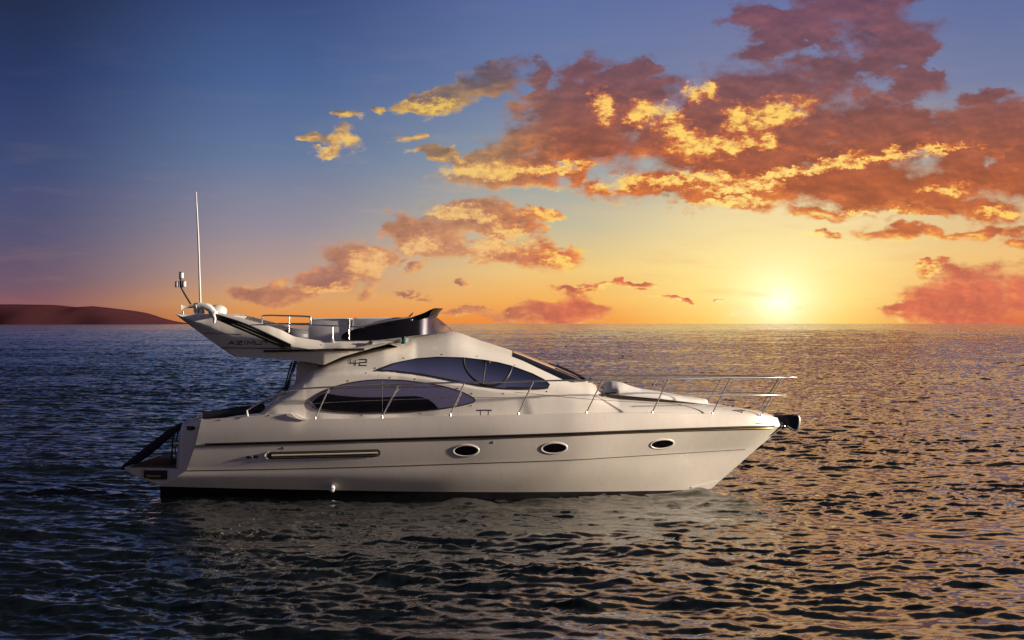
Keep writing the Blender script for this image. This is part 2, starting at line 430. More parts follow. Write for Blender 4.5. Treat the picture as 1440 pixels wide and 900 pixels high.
# ------------------------------------------------------------------ materials
def mat(name, base, rough=0.4, metal=0.0, ior=1.5, coat=0.0, vary=0.0, scale=6.0, spec=0.5):
    m = bpy.data.materials.new(name); m.use_nodes = True; N = Nodes(m.node_tree)
    b = m.node_tree.nodes['Principled BSDF']
    b.inputs['Roughness'].default_value = rough; b.inputs['Metallic'].default_value = metal
    b.inputs['IOR'].default_value = ior; b.inputs['Coat Weight'].default_value = coat; b.inputs['Coat Roughness'].default_value = 0.12
    b.inputs['Specular IOR Level'].default_value = spec
    if vary:
        tc = N.n('ShaderNodeTexCoord')
        nz = N.noise(tc.outputs['Object'], scale, 6, 0.6)[0]
        lo = tuple(c * (1 - vary) for c in base[:3]) + (1,); hi = tuple(min(1, c * (1 + vary)) for c in base[:3]) + (1,)
        N.put(b.inputs['Base Color'], N.ramp(nz, [(0.3, lo), (0.7, hi)]))
        N.put(b.inputs['Roughness'], N.mr(nz, 0.3, 0.7, rough * 0.8, rough * 1.25))
    else: b.inputs['Base Color'].default_value = tuple(base[:3]) + (1,)
    return m

def gelcoat(name, base):
    m = bpy.data.materials.new(name); m.use_nodes = True; N = Nodes(m.node_tree)
    b = m.node_tree.nodes['Principled BSDF']
    tc = N.n('ShaderNodeTexCoord'); o = tc.outputs['Object']
    big = N.noise(o, 0.9, 5, 0.6)[0]
    streak = N.noise(N.v('MULTIPLY', o, (5.0, 5.0, 1.1)), 1.6, 6, 0.65)[0]
    c = N.ramp(big, [(0.3, tuple(x * 0.93 for x in base) + (1,)), (0.7, tuple(base) + (1,))])
    c = N.mix(1.0, c, N.ramp(streak, [(0.35, (0.98, 0.975, 0.97, 1)), (0.62, (1, 1, 1, 1))]), 'MULTIPLY')
    N.put(b.inputs['Base Color'], c)
    N.put(b.inputs['Roughness'], N.mr(streak, 0.3, 0.7, 0.24, 0.38))
    b.inputs['Coat Weight'].default_value = 0.4; b.inputs['Coat Roughness'].default_value = 0.2
    bp = N.n('ShaderNodeBump'); bp.inputs['Strength'].default_value = 0.05; bp.inputs['Distance'].default_value = 0.02
    N.put(bp.inputs['Height'], N.noise(o, 3.0, 3, 0.5)[0]); N.put(b.inputs['Normal'], bp.outputs[0])
    return m

WHITE = gelcoat('white_gelcoat', (0.77, 0.705, 0.635))
CREAM = gelcoat('cabin_gelcoat', (0.79, 0.74, 0.675))
BLACK = mat('black_bottom_paint', (0.006, 0.006, 0.007), 0.5, vary=0.3, spec=0.15)
RUBBER = mat('black_rubber', (0.015, 0.014, 0.015), 0.45)
GLASS = mat('tinted_glass', (0.66, 0.62, 0.64), 0.05, metal=1.0)
SCREEN = mat('smoked_screen', (0.006, 0.005, 0.006), 0.14, ior=1.45, spec=0.35)
STEEL = mat('polished_steel', (0.60, 0.60, 0.62), 0.24, metal=1.0)
RAILS = mat('brushed_steel_rail', (0.58, 0.575, 0.57), 0.4, metal=1.0)
def smoked_clear(name):
    m = bpy.data.materials.new(name); m.use_nodes = True; N = Nodes(m.node_tree); m.node_tree.nodes.clear()
    t = N.n('ShaderNodeBsdfTransparent'); t.inputs[0].default_value = (0.80, 0.78, 0.80, 1)
    gl = N.n('ShaderNodeBsdfGlossy'); gl.inputs[0].default_value = (0.8, 0.78, 0.85, 1); gl.inputs['Roughness'].default_value = 0.06
    mx = N.n('ShaderNodeMixShader'); mx.inputs[0].default_value = 0.34
    N.put(mx.inputs[1], t.outputs[0]); N.put(mx.inputs[2], gl.outputs[0])
    o = N.n('ShaderNodeOutputMaterial'); N.put(o.inputs[0], mx.outputs[0]); return m
CLEAR = smoked_clear('smoked_clear_pane')
BRASS = mat('brass_trim', (0.50, 0.34, 0.14), 0.3, metal=1.0)
TEAK = mat('teak_planks', (0.10, 0.05, 0.028), 0.6, vary=0.3, scale=14)
VINYL = mat('pale_vinyl', (0.80, 0.79, 0.80), 0.3, vary=0.06)
CANVAS = mat('sunpad_canvas', (0.74, 0.71, 0.68), 0.8, vary=0.05)
NAVY = mat('navy_canvas', (0.016, 0.018, 0.034), 0.7, vary=0.2)
SEAM = mat('dark_seam', (0.07, 0.055, 0.045), 0.6)
DARKTXT = mat('dark_letters', (0.02, 0.022, 0.035), 0.35)
PLASTIC = mat('white_plastic', (0.62, 0.62, 0.63), 0.35, vary=0.05)
LAMP = mat('clear_lamp_glass', (0.75, 0.76, 0.8), 0.1, ior=1.7)
GREEN = mat('green_lamp_glass', (0.01, 0.12, 0.08), 0.1, ior=1.6)
GREY = mat('grey_panel', (0.16, 0.16, 0.18), 0.5)

# ------------------------------------------------------------------ sea
def ocean_tile(n, size, seed, kmin, kmax, peak, wind, spread):
    rng = np.random.default_rng(seed)
    k1 = np.fft.fftfreq(n, d=size / n) * 2 * np.pi
    kx, ky = np.meshgrid(k1, k1)
    k = np.hypot(kx, ky); k[0, 0] = 1
    th = np.arctan2(ky, kx) - wind
    S = np.exp(-1.25 * (peak / k) ** 2) / k ** 3.3 * (spread + np.cos(th) ** 4)
    S *= (k > kmin) * (k < kmax); S[0, 0] = 0
    h = (rng.normal(size=(n, n)) + 1j * rng.normal(size=(n, n))) * np.sqrt(S)
    H = np.real(np.fft.ifft2(h)); 
    DX = np.real(np.fft.ifft2(-1j * kx / k * h)); DY = np.real(np.fft.ifft2(-1j * ky / k * h))
    s = H.std()
    return H / s, DX / s, DY / s

def sample(T, size, x, y):
    n = T.shape[0]; fx = (x / size * n) % n; fy = (y / size * n) % n
    i = fx.astype(int) % n; j = fy.astype(int) % n; a = fx - np.floor(fx); b = fy - np.floor(fy)
    i1 = (i + 1) % n; j1 = (j + 1) % n
    return (T[j, i] * (1 - a) + T[j, i1] * a) * (1 - b) + (T[j1, i] * (1 - a) + T[j1, i1] * a) * b

def build_sea():
    d = [14.0]
    while d[-1] < 220: d.append(d[-1] + 0.06 + 0.0014 * (d[-1] - 14))
    while d[-1] < 1100: d.append(d[-1] + 0.35 * (d[-1] / 220))
    while d[-1] < 42000: d.append(d[-1] * 1.02)
    d = np.array([-30000, -3000, -300, -40, 0, 7] + d)
    u = np.linspace(-1, 1, 860)
    u = np.concatenate([[-900, -60, -8, -3, -1.6, -1.2], u, [1.2, 1.6, 3, 8, 60, 900]])
    dd, uu = np.meshgrid(d, u, indexing='ij')
    half = 0.36 * np.maximum(dd, 14) + 2.0
    x = uu * half; y = dd + CAM_Y
    x = np.clip(x, -60000, 60000)
    A = ocean_tile(512, 53.0, 3, 0.25, 22, 2.2, R(78), 0.22)
    B = ocean_tile(512, 17.3, 5, 6.0, 90, 6.0, R(58), 0.3)
    ca, sa = math.cos(0.5), math.sin(0.5)
    xr, yr = x * ca + y * sa, -x * sa + y * ca
    Sw = ocean_tile(256, 90.0, 11, 0.1, 2.2, 0.75, R(64), 0.15)
    fade = np.clip((2600 - dd) / 1600, 0, 1) * np.clip((dd - 2) / 8, 0, 1) * (np.abs(uu) <= 1.3)
    gust = 1 + 0.30 * np.sin(x * 0.11 + 1.3 * np.sin(y * 0.05)) * np.sin(y * 0.083 + 0.7 * np.sin(x * 0.04))
    a1, a2 = 0.0165, 0.0072
    sharp = lambda h, c: (np.exp(c * np.clip(h, -3, 3)) - 1) / c
    patch_ = np.clip(1.0 + 0.42 * sample(A[0], 53.0, x * 0.23 + 9, y * 0.23), 0.25, 1.8)
    z = fade * gust * (0.024 * sample(Sw[0], 90.0, x, y) + a1 * sharp(sample(A[0], 53.0, x, y), 0.15) + a2 * patch_ * sharp(sample(B[0], 17.3, xr, yr), 0.22))
    ch = fade * 0.45
    dx = ch * (a1 * sample(A[1], 53.0, x, y) + a2 * sample(B[1], 17.3, xr, yr))
    dy = ch * (a1 * sample(A[2], 53.0, x, y) + a2 * sample(B[2], 17.3, xr, yr))
    # water pushed up round the bow and a low wash along the near side
    z += 0.11 * np.exp(-(((x - 3.72) / 0.34) ** 2 + ((y + 0.75) / 0.5) ** 2))
    z += 0.05 * np.exp(-((y + 3.0) / 0.8) ** 2) * np.exp(-((x + 0.5) / 3.5) ** 2) * np.sin(x * 2.3 + y)
    x = x + dx; y = y + dy
    nr, nc = x.shape
    co = np.stack([x, y, z], -1).reshape(-1, 3).astype(np.float32)
    i = np.arange(nr * nc).reshape(nr, nc)
    q = np.stack([i[:-1, :-1], i[:-1, 1:], i[1:, 1:], i[1:, :-1]], -1).reshape(-1, 4).astype(np.int32)
    me = bpy.data.meshes.new('sea')
    me.vertices.add(len(co)); me.vertices.foreach_set('co', co.ravel())
    me.loops.add(q.size); me.loops.foreach_set('vertex_index', q.ravel())
    me.polygons.add(len(q)); me.polygons.foreach_set('loop_start', np.arange(0, q.size, 4, dtype=np.int32))
    me.update(calc_edges=True); me.shade_smooth()
    m = bpy.data.materials.new('sea_water'); m.use_nodes = True; N = Nodes(m.node_tree)
    b = m.node_tree.nodes['Principled BSDF']
    b.inputs['Base Color'].default_value = (0.005, 0.008, 0.009, 1)
    b.inputs['IOR'].default_value = 1.38; b.inputs['Specular Tint'].default_value = (0.97, 1.0, 0.58, 1)
    b.inputs['Roughness'].default_value = 0.07
    geo = N.n('ShaderNodeNewGeometry'); pos = geo.outputs['Position']
    flat = N.v('MULTIPLY', pos, (1, 1, 0))
    r1 = N.noise(flat, 3.2, 5, 0.62)[1]                 # ripples
    r2 = N.noise(N.v('MULTIPLY', flat, (1, 0.55, 1)), 0.07, 9, 0.72)[1]   # chop at every scale, for the far water
    dist = N.v('DISTANCE', pos, (0, CAM_Y, 0))
    near = N.mr(dist, 90, 900, 0.1, 1.0)
    t1 = N.v('MULTIPLY', N.v('SUBTRACT', r1, (.5, .5, .5)), (0.20, 0.26, 0))
    t2 = N.v('SCALE', N.v('MULTIPLY', N.v('SUBTRACT', r2, (.5, .5, .5)), (0.62, 0.62, 0)), s=near)
    nn = N.v('NORMALIZE', N.v('ADD', N.v('ADD', geo.outputs['Normal'], t1), t2))
    N.put(b.inputs['Normal'], nn)
    me.materials.append(m)
    o = bpy.data.objects.new('sea', me); C.objects.link(o); o['kind'] = 'structure'; o['label'] = 'dark rippled sea reaching to the horizon'; o['category'] = 'sea'
    return o
build_sea()

# ------------------------------------------------------------------ hills on the left horizon
def build_hills():
    rng = random.Random(4); bm = bmesh.new(); Y0 = 9000.0
    prof = lerp([(-700, 6), (-420, 14), (-250, 23), (-100, 27), (20, 28), (70, 27.5), (110, 24), (135, 25.5), (165, 22), (195, 16), (225, 8), (248, 1.5), (262, -3)])
    rows = []
    nx = 150
    for j in range(9):
        w = j / 8; r = []
        for i in range(nx + 1):
            px = -700 + (262 + 700) * i / nx
            hgt = prof(px) * (Y0 - CAM_Y) / F
            env = math.sin(math.pi * min(1, w / 0.999)) ** 0.8 if 0 < w < 1 else 0
            n = 1 + 0.05 * math.sin(px * 0.05 + j * 0.9)
            r.append(((px - 720) * (Y0 - CAM_Y) / F, Y0 + (w - 0.5) * 1600 + 60 * math.sin(px * 0.05 + j), -6 + (hgt + 6) * env * (n if w != 0.5 else 1)))
        rows.append(r)
    grid(bm, rows); fix(bm)
    m = mat('dry_hillside', (0.09, 0.030, 0.038), 0.95, vary=0.15, scale=0.002, spec=0.0)
    o = obj('hills', bm, m); o['kind'] = 'structure'; o['label'] = 'low dark red hills along the left horizon'; o['category'] = 'hills'
build_hills()

# ================================================================== the yacht
yacht = bpy.data.objects.new('motor_yacht', None); C.objects.link(yacht)
yacht['label'] = 'white flybridge motor yacht with dark tinted windows on the dark sea'
yacht['category'] = 'yacht'

# ---- hull rows: (px, py, half breadth)
ROW1 = [(225,684,1.70),(300,686,1.71),(450,689,1.73),(600,691.5,1.70),(720,692,1.50),(820,691.5,1.13),(900,690.5,.68),(950,689.5,.36),(985,688.5,.11),(1000,687.5,.012)]
ROW2 = [(262,662,1.84),(400,659.5,1.90),(520,656.5,1.93),(660,651.8,1.90),(800,647,1.70),(900,641,1.22),(980,636,.66),(1030,633,.27),(1064,631,.012)]
ROW3 = [(275,625.5,1.87),(400,622,1.95),(520,618.7,1.99),(680,614,1.99),(800,610,1.87),(902,606,1.48),(980,603,1.06),(1040,601,.68),(1080,600,.34),(1101.5,599.5,.012)]
ROW4 = [(283,590.5,1.83),(347,585.8,1.87),(400,581.5,1.89),(412,581.5,1.895),(430,589,1.90),(480,589,1.91),(640,585,1.91),(800,582,1.77),(860,581,1.58),(918,580.8,1.34),(1002,582,.84),(1071,585,.38),(1097,588,.02)]
def row_fn(row):
    fy, fb = line(row, 1), line(row, 2); a, b = row[0][0], row[-1][0]
    return lambda t: ((a + (b - a) * t), fy(a + (b - a) * t), fb(a + (b - a) * t))
rows_f = [row_fn(r) for r in (ROW1, ROW2, ROW3, ROW4)]
deck_py, deck_b = line(ROW4, 1), line(ROW4, 2)

NT = 150
ts = [1 - (1 - i / NT) ** 1.15 for i in range(NT + 1)]
def build_hull():
    bm = bmesh.new(); side = []
    for t in ts:
        pts = [f(t) for f in rows_f]; colp = []
        for a in range(3):
            n = 6
            for k in range(n + (a == 2)):
                s = k / n; p, q = pts[a], pts[a + 1]
                bulge = [0.05, 0.015, 0.02][a] * math.sin(math.pi * s) * min(1, (1 - t) * 6)
                px = p[0] + (q[0] - p[0]) * s; py = p[1] + (q[1] - p[1]) * s; b = p[2] + (q[2] - p[2]) * s + bulge
                colp.append(at(px, py, -b))
        side.append(colp)
    grid(bm, side)
    grid(bm, [[Vector((p.x, -p.y, p.z)) for p in c] for c in side], True)
    # deck between the two sides, and the stern end
    grid(bm, [[c[-1], Vector((c[-1].x, 0, c[-1].z + 0.01)), Vector((c[-1].x, -c[-1].y, c[-1].z))] for c in side])
    c = side[0]; grid(bm, [[p, Vector((p.x, -p.y, p.z))] for p in c])
    fix(bm); hull = obj('hull', bm, WHITE, yacht, sharp=28)
    # black bottom
    bm = bmesh.new(); rows = []
    for t, c in zip(ts, side):
        p = c[0]; ax = p.x - 0.10 * (t > .9) * (t - .9) * 10
        rows.append([Vector((p.x, p.y * 0.997, p.z - .001)), Vector((ax, p.y * 0.97, -0.22)), Vector((ax - .1 * t, p.y * .55, -0.7)), Vector((ax - .15 * t, 0, -0.95)),
                     Vector((ax - .1 * t, -p.y * .55, -0.7)), Vector((ax, -p.y * .97, -0.22)), Vector((p.x, -p.y * 0.997, p.z - .001))])
    vs = grid(bm, rows); bm.faces.new(vs[0])
    fix(bm); obj('bottom_paint', bm, BLACK, hull)
    return hull, side
hull, side = build_hull()
HT = tree_of(hull)

def along(row, off=0.01, t0=0.0, t1=1.0, dpy=0.0):
    out = []
    for t in ts:
        if t0 <= t <= t1:
            px, py, b = rows_f[row](t); p = at(px, py + dpy, -(b + off)); out.append(p)
    return out
tube_obj('rub_rail', along(2, 0.004, 0.012, 0.985, -0.2), 0.022, RUBBER, hull)
tube_obj('brass_line', along(2, 0.004, 0.012, 0.985, 2.1), 0.011, BRASS, hull)
tube_obj('knuckle_line', along(1, 0.000, 0.0, 0.98), 0.008, SEAM, hull)
# rail end fitting at the stern
tube_obj('rail_end', [at(274, 627, -1.885), at(288, 626, -1.90)], 0.022, STEEL, hull)
# bow spray strip
bm = bmesh.new(); ribbon(bm, dense([(972, 685.5), (990, 681), (1008, 676.5)], 4), HT, 0.012, 0.8); thicken(bm, 0.02); obj('spray_strip', bm, CREAM, hull)

# portholes
def porthole(px, py, a, b):
    p, n = hit(HT, px, py)
    e = Vector((n.y * -1, n.x, 0)).normalized(); e = e if e.x > 0 else -e
    up = n.cross(e).normalized(); up = up if up.z > 0 else -up
    e = (e + up * 0.03).normalized()
    hole = bpy.data.objects.new('porthole', None); C.objects.link(hole); hole.parent = yacht
    prof = [(1.03, -0.012), (1.0, 0.004), (0.95, 0.010), (0.88, 0.010), (0.84, 0.002), (0.80, -0.006)]
    bm = bmesh.new(); rings = []
    for k in range(41):
        th = 2 * math.pi * k / 40
        rings.append([p + e * (a * s * math.cos(th)) + up * ((b - a * (1 - s) * .8) * math.sin(th)) + n * o for s, o in prof])
    grid(bm, rings); fix(bm); rim = obj('rim', bm, CREAM, hole)
    bm = bmesh.new(); s = 0.845
    vs = [bm.verts.new(p + e * (a * s * math.cos(2 * math.pi * k / 40)) + up * ((b - a * (1 - s) * .8) * math.sin(2 * math.pi * k / 40)) + n * 0.0025) for k in range(40)]
    bm.faces.new(vs); bmesh.ops.recalc_face_normals(bm, faces=bm.faces); obj('pane', bm, SCREEN, hole)
porthole(655, 633.8, 0.265, 0.128); porthole(779, 630.3, 0.27, 0.128); porthole(931, 624.5, 0.275, 0.125)

# side vent with its bright bars
def build_vent():
    c = [(374, 640.8), (450, 639), (534, 636.8)]
    fy = line(c); xs = [376 + (535 - 376) * i / 60 for i in range(61)]
    bm = bmesh.new(); rows = []
    for x in xs:
        e = min(x - 375.5, 535.5 - x); h = 5.2 if e > 5 else 5.2 * math.sqrt(max(0.02, 1 - (1 - e / 5) ** 2))
        rows.append([hit(HT, x, fy(x) - h, .006)[0], hit(HT, x, fy(x) + h, .006)[0]])
    grid(bm, rows); thicken(bm, 0.008); vent = obj('side_vent', bm, SEAM, yacht)
    def bar(name, dy, r, m, x0, x1):
        tube_obj(name, [hit(HT, x, fy(x) + dy, .008)[0] for x in np.linspace(x0, x1, 24)], r, m, vent)
    bar('center_bar', 0, 0.020, WHITE, 382, 531)
    bar('brass_slat', -3.2, 0.011, BRASS, 382, 531); bar('brass_slat', 3.4, 0.013, BRASS, 382, 531)
    bm = bmesh.new(); path = []
    for k in range(13):
        th = math.pi / 2 + math.pi * k / 12
        path.append(hit(HT, 377.5 + 5 * math.cos(th), 640.8 - 4.6 * math.sin(th), .008)[0])
    tube(bm, path, 0.012); fix(bm); obj('end_ring', bm, CREAM, vent)
build_vent()
def stud(name, px, py, rx, ry, m, tree=None, out=0.02, parent=yacht):
    p, n = hit(tree or HT, px, py); bm = bmesh.new()
    q = n.to_track_quat('Z', 'Y').to_matrix().to_4x4()
    ellipsoid(bm, p, rx, ry, out, 14, q); return obj(name, bm, m, parent)
stud('exhaust_outlet', 350, 643, 0.055, 0.03, RUBBER); stud('exhaust_outlet', 360, 642.3, 0.055, 0.03, RUBBER)
stud('steel_stud', 354, 642.2, 0.016, 0.012, STEEL); stud('steel_stud', 364, 641.6, 0.016, 0.012, STEEL)
stud('hull_plate', 398.5, 630, 0.022, 0.028, GREY, out=0.008); stud('hull_plate', 693, 622, 0.022, 0.028, GREY, out=0.008)
bm = bmesh.new(); p, n = hit(HT, 467.5, 684.5); cone(bm, p - n * .02, p + n * .09, 0.062, 0.05); ellipsoid(bm, p + n * .09, .05, .022, .05); fix(bm); obj('drain_cap', bm, PLASTIC, yacht)

# ---- stern quarter and transom (rounded in plan)
def build_transom():
    bm = bmesh.new(); rows = []
    prof = [(247, 664, 0), (247.5, 655, 0), (249, 640, 0), (251, 622, 0), (253.5, 605, 0), (256, 597, 0), (259, 593, .02), (264, 590.5, .06)]
    fr = [(270, 664), (271, 655), (273, 640), (275.5, 622), (280, 605), (283, 597), (284.5, 592.5), (285.5, 589.5)]
    def ring(i):
        l, py, ins = prof[i]; r, pyr = fr[i]; pts = []
        bo = 1.84 - ins
        for k in range(13):       # quarter ellipse from the side round to the transom
            th = math.pi / 2 * k / 12
            y = -(bo - 0.55) - 0.55 * math.cos(th); xx = r - (r - l) * math.sin(th)
            pts.append(at(xx, py + (pyr - py) * (1 - math.sin(th)), y))
        xr = pts[-1].x; zr = pts[-1].z
        return pts + [Vector((xr, y, zr)) for y in (-.6, 0, .6)] + [Vector((q.x, -q.y, q.z)) for q in pts[::-1]]
    for i in range(len(prof)): rows.append(ring(i))
    vs = grid(bm, rows); bm.faces.new(vs[-1]); fix(bm)
    t = obj('transom', bm, WHITE, yacht, sharp=35)
    T = tree_of(t)
    bm = bmesh.new(); ribbon(bm, [(263, 602), (270, 602), (281, 602.5)], T, .006, 2.8); thicken(bm, .006); obj('transom_vent', bm, RUBBER, t)
    return t
build_transom()

# ---- swim platform
def build_platform():
    bm = bmesh.new()
    prof = [(172, 658.5), (173, 663), (181, 668.5), (200, 675.5), (214, 681), (226, 684.0), (258, 684.4), (276, 661.8), (240, 659.5), (200, 658.6)]
    rows = []
    for k in range(25):
        w = -1 + 2 * k / 24; y = 1.715 * math.sin(w * math.pi / 2); c = math.cos(w * math.pi / 2)
        sh = 0.12 * (1 - min(1, c * 1.9)) ** 2
        r = []
        for px, py in prof:
            p = at(px, py, -1.76); pull = sh * (1 - (px - 177) / 103) if px < 270 else 0
            r.append(Vector((p.x + pull, y, p.z)))
        rows.append(r)
    vs = grid(bm, [r + [r[0]] for r in rows])
    bmesh.ops.remove_doubles(bm, verts=bm.verts, dist=1e-4)
    be = [e for e in bm.edges if e.is_boundary]; bmesh.ops.holes_fill(bm, edges=be, sides=40); fix(bm)
    pf = obj('swim_platform', bm, WHITE, yacht, sharp=22)
    bm = bmesh.new(); prism(bm, [(180, 657.4), (180, 658.6), (246, 659.6), (246, 658.4)], -1.5, 1.5, -1.76); obj('teak_deck', bm, TEAK, pf)
    # boxed recess in the platform's side
    prism_obj('side_recess', [(200, 661.5), (235, 661.5), (235, 674), (214, 674.5), (200, 671)], -1.735, -1.65, RUBBER, pf, -1.735)
    prism_obj('brass_catch', [(205, 667.5), (226, 668.5), (226, 671), (206, 671)], -1.75, -1.737, BRASS, pf, -1.75)
    prism_obj('steel_edge', [(200, 660.3), (236, 660.8), (236, 661.8), (202.4, 661.5), (202.2, 671), (200, 670)], -1.75, -1.737, STEEL, pf, -1.75)
build_platform()

# ---- gangway folded down over the platform
g = prism_obj('gangway', [(169, 659.5), (172, 654), (236, 604), (251, 595.5), (256, 596), (254, 603), (240, 613), (206, 642), (185, 657), (172, 661)], -0.75, -0.35, NAVY, yacht, -0.75, 0.02, 2)
tube_obj('gangway_rail', [at(241, 652, -1.0), at(243, 618, -1.0), at(248.5, 600, -1.0)], 0.018, RUBBER, g)
tube_obj('gangway_rail', [at(246, 652, -.8), at(246.5, 625, -.8), at(252, 601, -.8)], 0.014, RUBBER, g)
for x0, y0 in ((246, 625), (245, 642)):
    bm = bmesh.new(); ellipsoid(bm, at(x0, y0, -1.05), .035, .03, .06, 10); fix(bm); obj('gangway_hinge', bm, STEEL, g)
prism_obj('stern_locker', [(185, 659), (190, 652.5), (210, 648), (246, 646), (246, 660)], -0.9, 0.9, TEAK, yacht, -0.9, 0.02)

# ---- cabin and foredeck
TOP = lerp([(365,581),(374,571),(385,561.5),(407,545),(422,530.5),(435,520),(455,511.5),(480,501),(507,493),(530,487),(554,481.2),(570,476.5),(583,471.5),(600,469.5),(620,467),(634,465.7),(645,467.5),(655,471),(673,478),(700,486.5),(720,493),(738,499.5),
            (760,508.5),(780,516.5),(800,524.5),(828,536),(840,543),(850,548),(863,551.5),(900,556),(960,562),(995,566),(1031,572),(1069,578.5),(1085,583.5),(1096,587.5)])
def top(px): return sum(TOP(px + d) * w for d, w in ((-5, .2), (-2.5, .2), (0, .2), (2.5, .2), (5, .2)))
CREASE = line([(365,590),(400,553),(420,541.5),(435,533.5),(468,528),(507,525.5),(537,526.5),(595,532.5),(643,542),(700,551),(723,553),(835,561),(960,568),(1010,575),(1096,589)])
inset = lerp([(365, .08), (430, .16), (560, .28), (780, .30), (860, .29), (920, .24), (1000, .11), (1096, .03)])
def base_py(px): return min(deck_py(px), 589) if px > 428 else 586.5
pw = lerp([(365, 7), (440, 9), (540, 8), (585, 4.5), (640, 4), (830, 4.0), (870, 2.4), (1096, 2.0)])
qw = lerp([(365, 6), (440, 6), (540, 5), (585, 2.8), (640, 2.5), (830, 2.6), (870, 1.7), (1096, 1.6)])
lean = lerp([(365, .03), (440, .05), (560, .10), (820, .13), (880, .04), (1096, 0)])
def cab_y(px, py):
    b = base_py(px) + 2; t = top(px); s = min(max((b - py) / (b - t), 0), 1)
    yb = max(deck_b(px) - inset(px), 0.012)
    y = yb * max(0.0, 1 - s ** pw(px)) ** (1 / qw(px)) * (1 - lean(px) * s)
    if px < 1010:
        d = (CREASE(px) - py) / 4.0
        st = min(max(d, 0), 1); st = st * st * (3 - 2 * st)
        y -= 0.05 * st * min(1, (1010 - px) / 80) * (y > .1)
    return -max(y, 0.0)
def cab_col(px, n=64):
    b = base_py(px) + 2; t = top(px); out = []
    for k in range(n + 1):
        s = k / n; s = s if s < .6 else 0.6 + 0.4 * math.sin((s - .6) / .4 * math.pi / 2)
        py = b + (t - b) * s
        out.append(at(px, py, cab_y(px, py)))
    return out
def build_cabin():
    bm = bmesh.new()
    xs = [441 + (1095.5 - 441) * i / 220 for i in range(221)]
    cols = [cab_col(px) for px in xs]
    full = [c + [Vector((p.x, -p.y, p.z)) for p in c[::-1]] for c in cols]
    vs = grid(bm, full); bm.faces.new([v for v in vs[0]])
    fix(bm); cabin = obj('cabin', bm, CREAM, yacht, sharp=35)
    # the side wings that sweep down to the cockpit, near and far
    for sg in (1, -1):
        bm = bmesh.new()
        cols = [cab_col(px) for px in [366 + (441 - 366) * i / 40 for i in range(41)]]
        outer = [[Vector((p.x, sg * p.y, p.z)) for p in c if p.y < -1.2] for c in cols]
        n = min(len(c) for c in outer); outer = [c[:n - 1] + [c[-1]] for c in outer]
        inner = [[p + Vector((0, sg * 0.16, 0)) for p in c] for c in outer]
        grid(bm, outer); grid(bm, inner, True)
        for e in (0, -1): grid(bm, [outer[e], inner[e]])
        grid(bm, [[c[-1] for c in outer], [c[-1] for c in inner]]); grid(bm, [[c[0] for c in outer], [c[0] for c in inner]])
        fix(bm); w = obj('side_wing', bm, CREAM, cabin, sharp=40)
        if sg == 1: wing = w
    return cabin, wing
cabin, wing = build_cabin()
CT = tree_of(cabin, wing)

UP = [(530,521),(556,510.8),(585,505),(614,502.8),(651,503.6),(680,507),(700,510.5),(719,515.3),(748,526),(765,534.5),(772.5,541),(770,546.3),(758,547.2),(730,547.3),(709,546.5),(680,543),(643.7,536.3),(595,526.8),(556,521.8)]
LO = smooth_poly([(436.5,566),(445,557.5),(459,549.3),(482,540.8),(507.5,536),(536.7,534),(575.6,535.9),(614.5,541.6),(643.7,549.4),(662,557.5),(668,563),(661,567.4),(634,572.9),(595,577.6),(556,580),(507.5,580.9),(468.6,578.8),(445,575)], 4)
def window(name, poly, nx, seal=0.012):
    bm = bmesh.new(); patch(bm, poly, CT, 0.010, nx, 10); thicken(bm, 0.004); w = obj(name, bm, GLASS, cabin, sharp=60)
    bm = bmesh.new(); P = [hit(CT, x, y, 0.012)[0] for x, y in dense(poly + poly[:1], 4)]
    tube(bm, [p for p in P if p], seal, 6); fix(bm); obj('window_seal', bm, RUBBER, w)
    return w
up_w = window('side_window', UP, 120, 0.013)
lo_w = window('side_window', LO, 120, 0.012)
def on(tree, pts, off): return [q for q in (hit(tree, x, y, off)[0] for x, y in pts) if q]
UT = tree_of(cabin, up_w, lo_w)
# round opening light in the upper window
arc = [(652, 504.5), (652.5, 512), (656, 521), (662, 529), (670, 536), (679, 540.5), (690, 542), (702, 540), (712, 532.5), (717.5, 523), (719.5, 516)]
tube_obj('opening_frame', smooth_path(on(UT, arc, .012), 4), 0.022, RUBBER, up_w)
tube_obj('window_stay', on(UT, [(683, 509), (682, 518), (680, 530), (679.5, 540)], .02), 0.013, RUBBER, up_w)
bm = bmesh.new(); ellipsoid(bm, hit(UT, 685, 510, .012)[0], .07, .02, .045, 12); obj('stay_hinge', bm, RUBBER, up_w)
bm = bmesh.new(); ribbon(bm, dense([(712, 545.6), (766, 545.4)], 4), UT, .006, 1.5); thicken(bm, .006); obj('lower_seal', bm, RUBBER, up_w)
bm = bmesh.new(); patch(bm, [(439, 565), (448, 557), (457, 552.5), (467, 554.5), (478, 556.3), (507, 558.6), (537, 558.7), (566, 557.3), (584, 556.9), (594, 558.4), (604, 562.5), (611, 568), (616.5, 574.4), (595, 576.9), (556, 579.2), (507, 580), (468, 577.8), (445, 573.8)], CT, 0.0125, 110, 8); thicken(bm, 0.002); obj('dark_interior_patch', bm, SCREEN, lo_w, sharp=60)  # dark patch laid on the glass to stand for the dim interior behind
tube_obj('pane_joint', on(UT, [(537.5, y) for y in np.linspace(535, 579, 12)], .002), 0.006, RUBBER, lo_w)
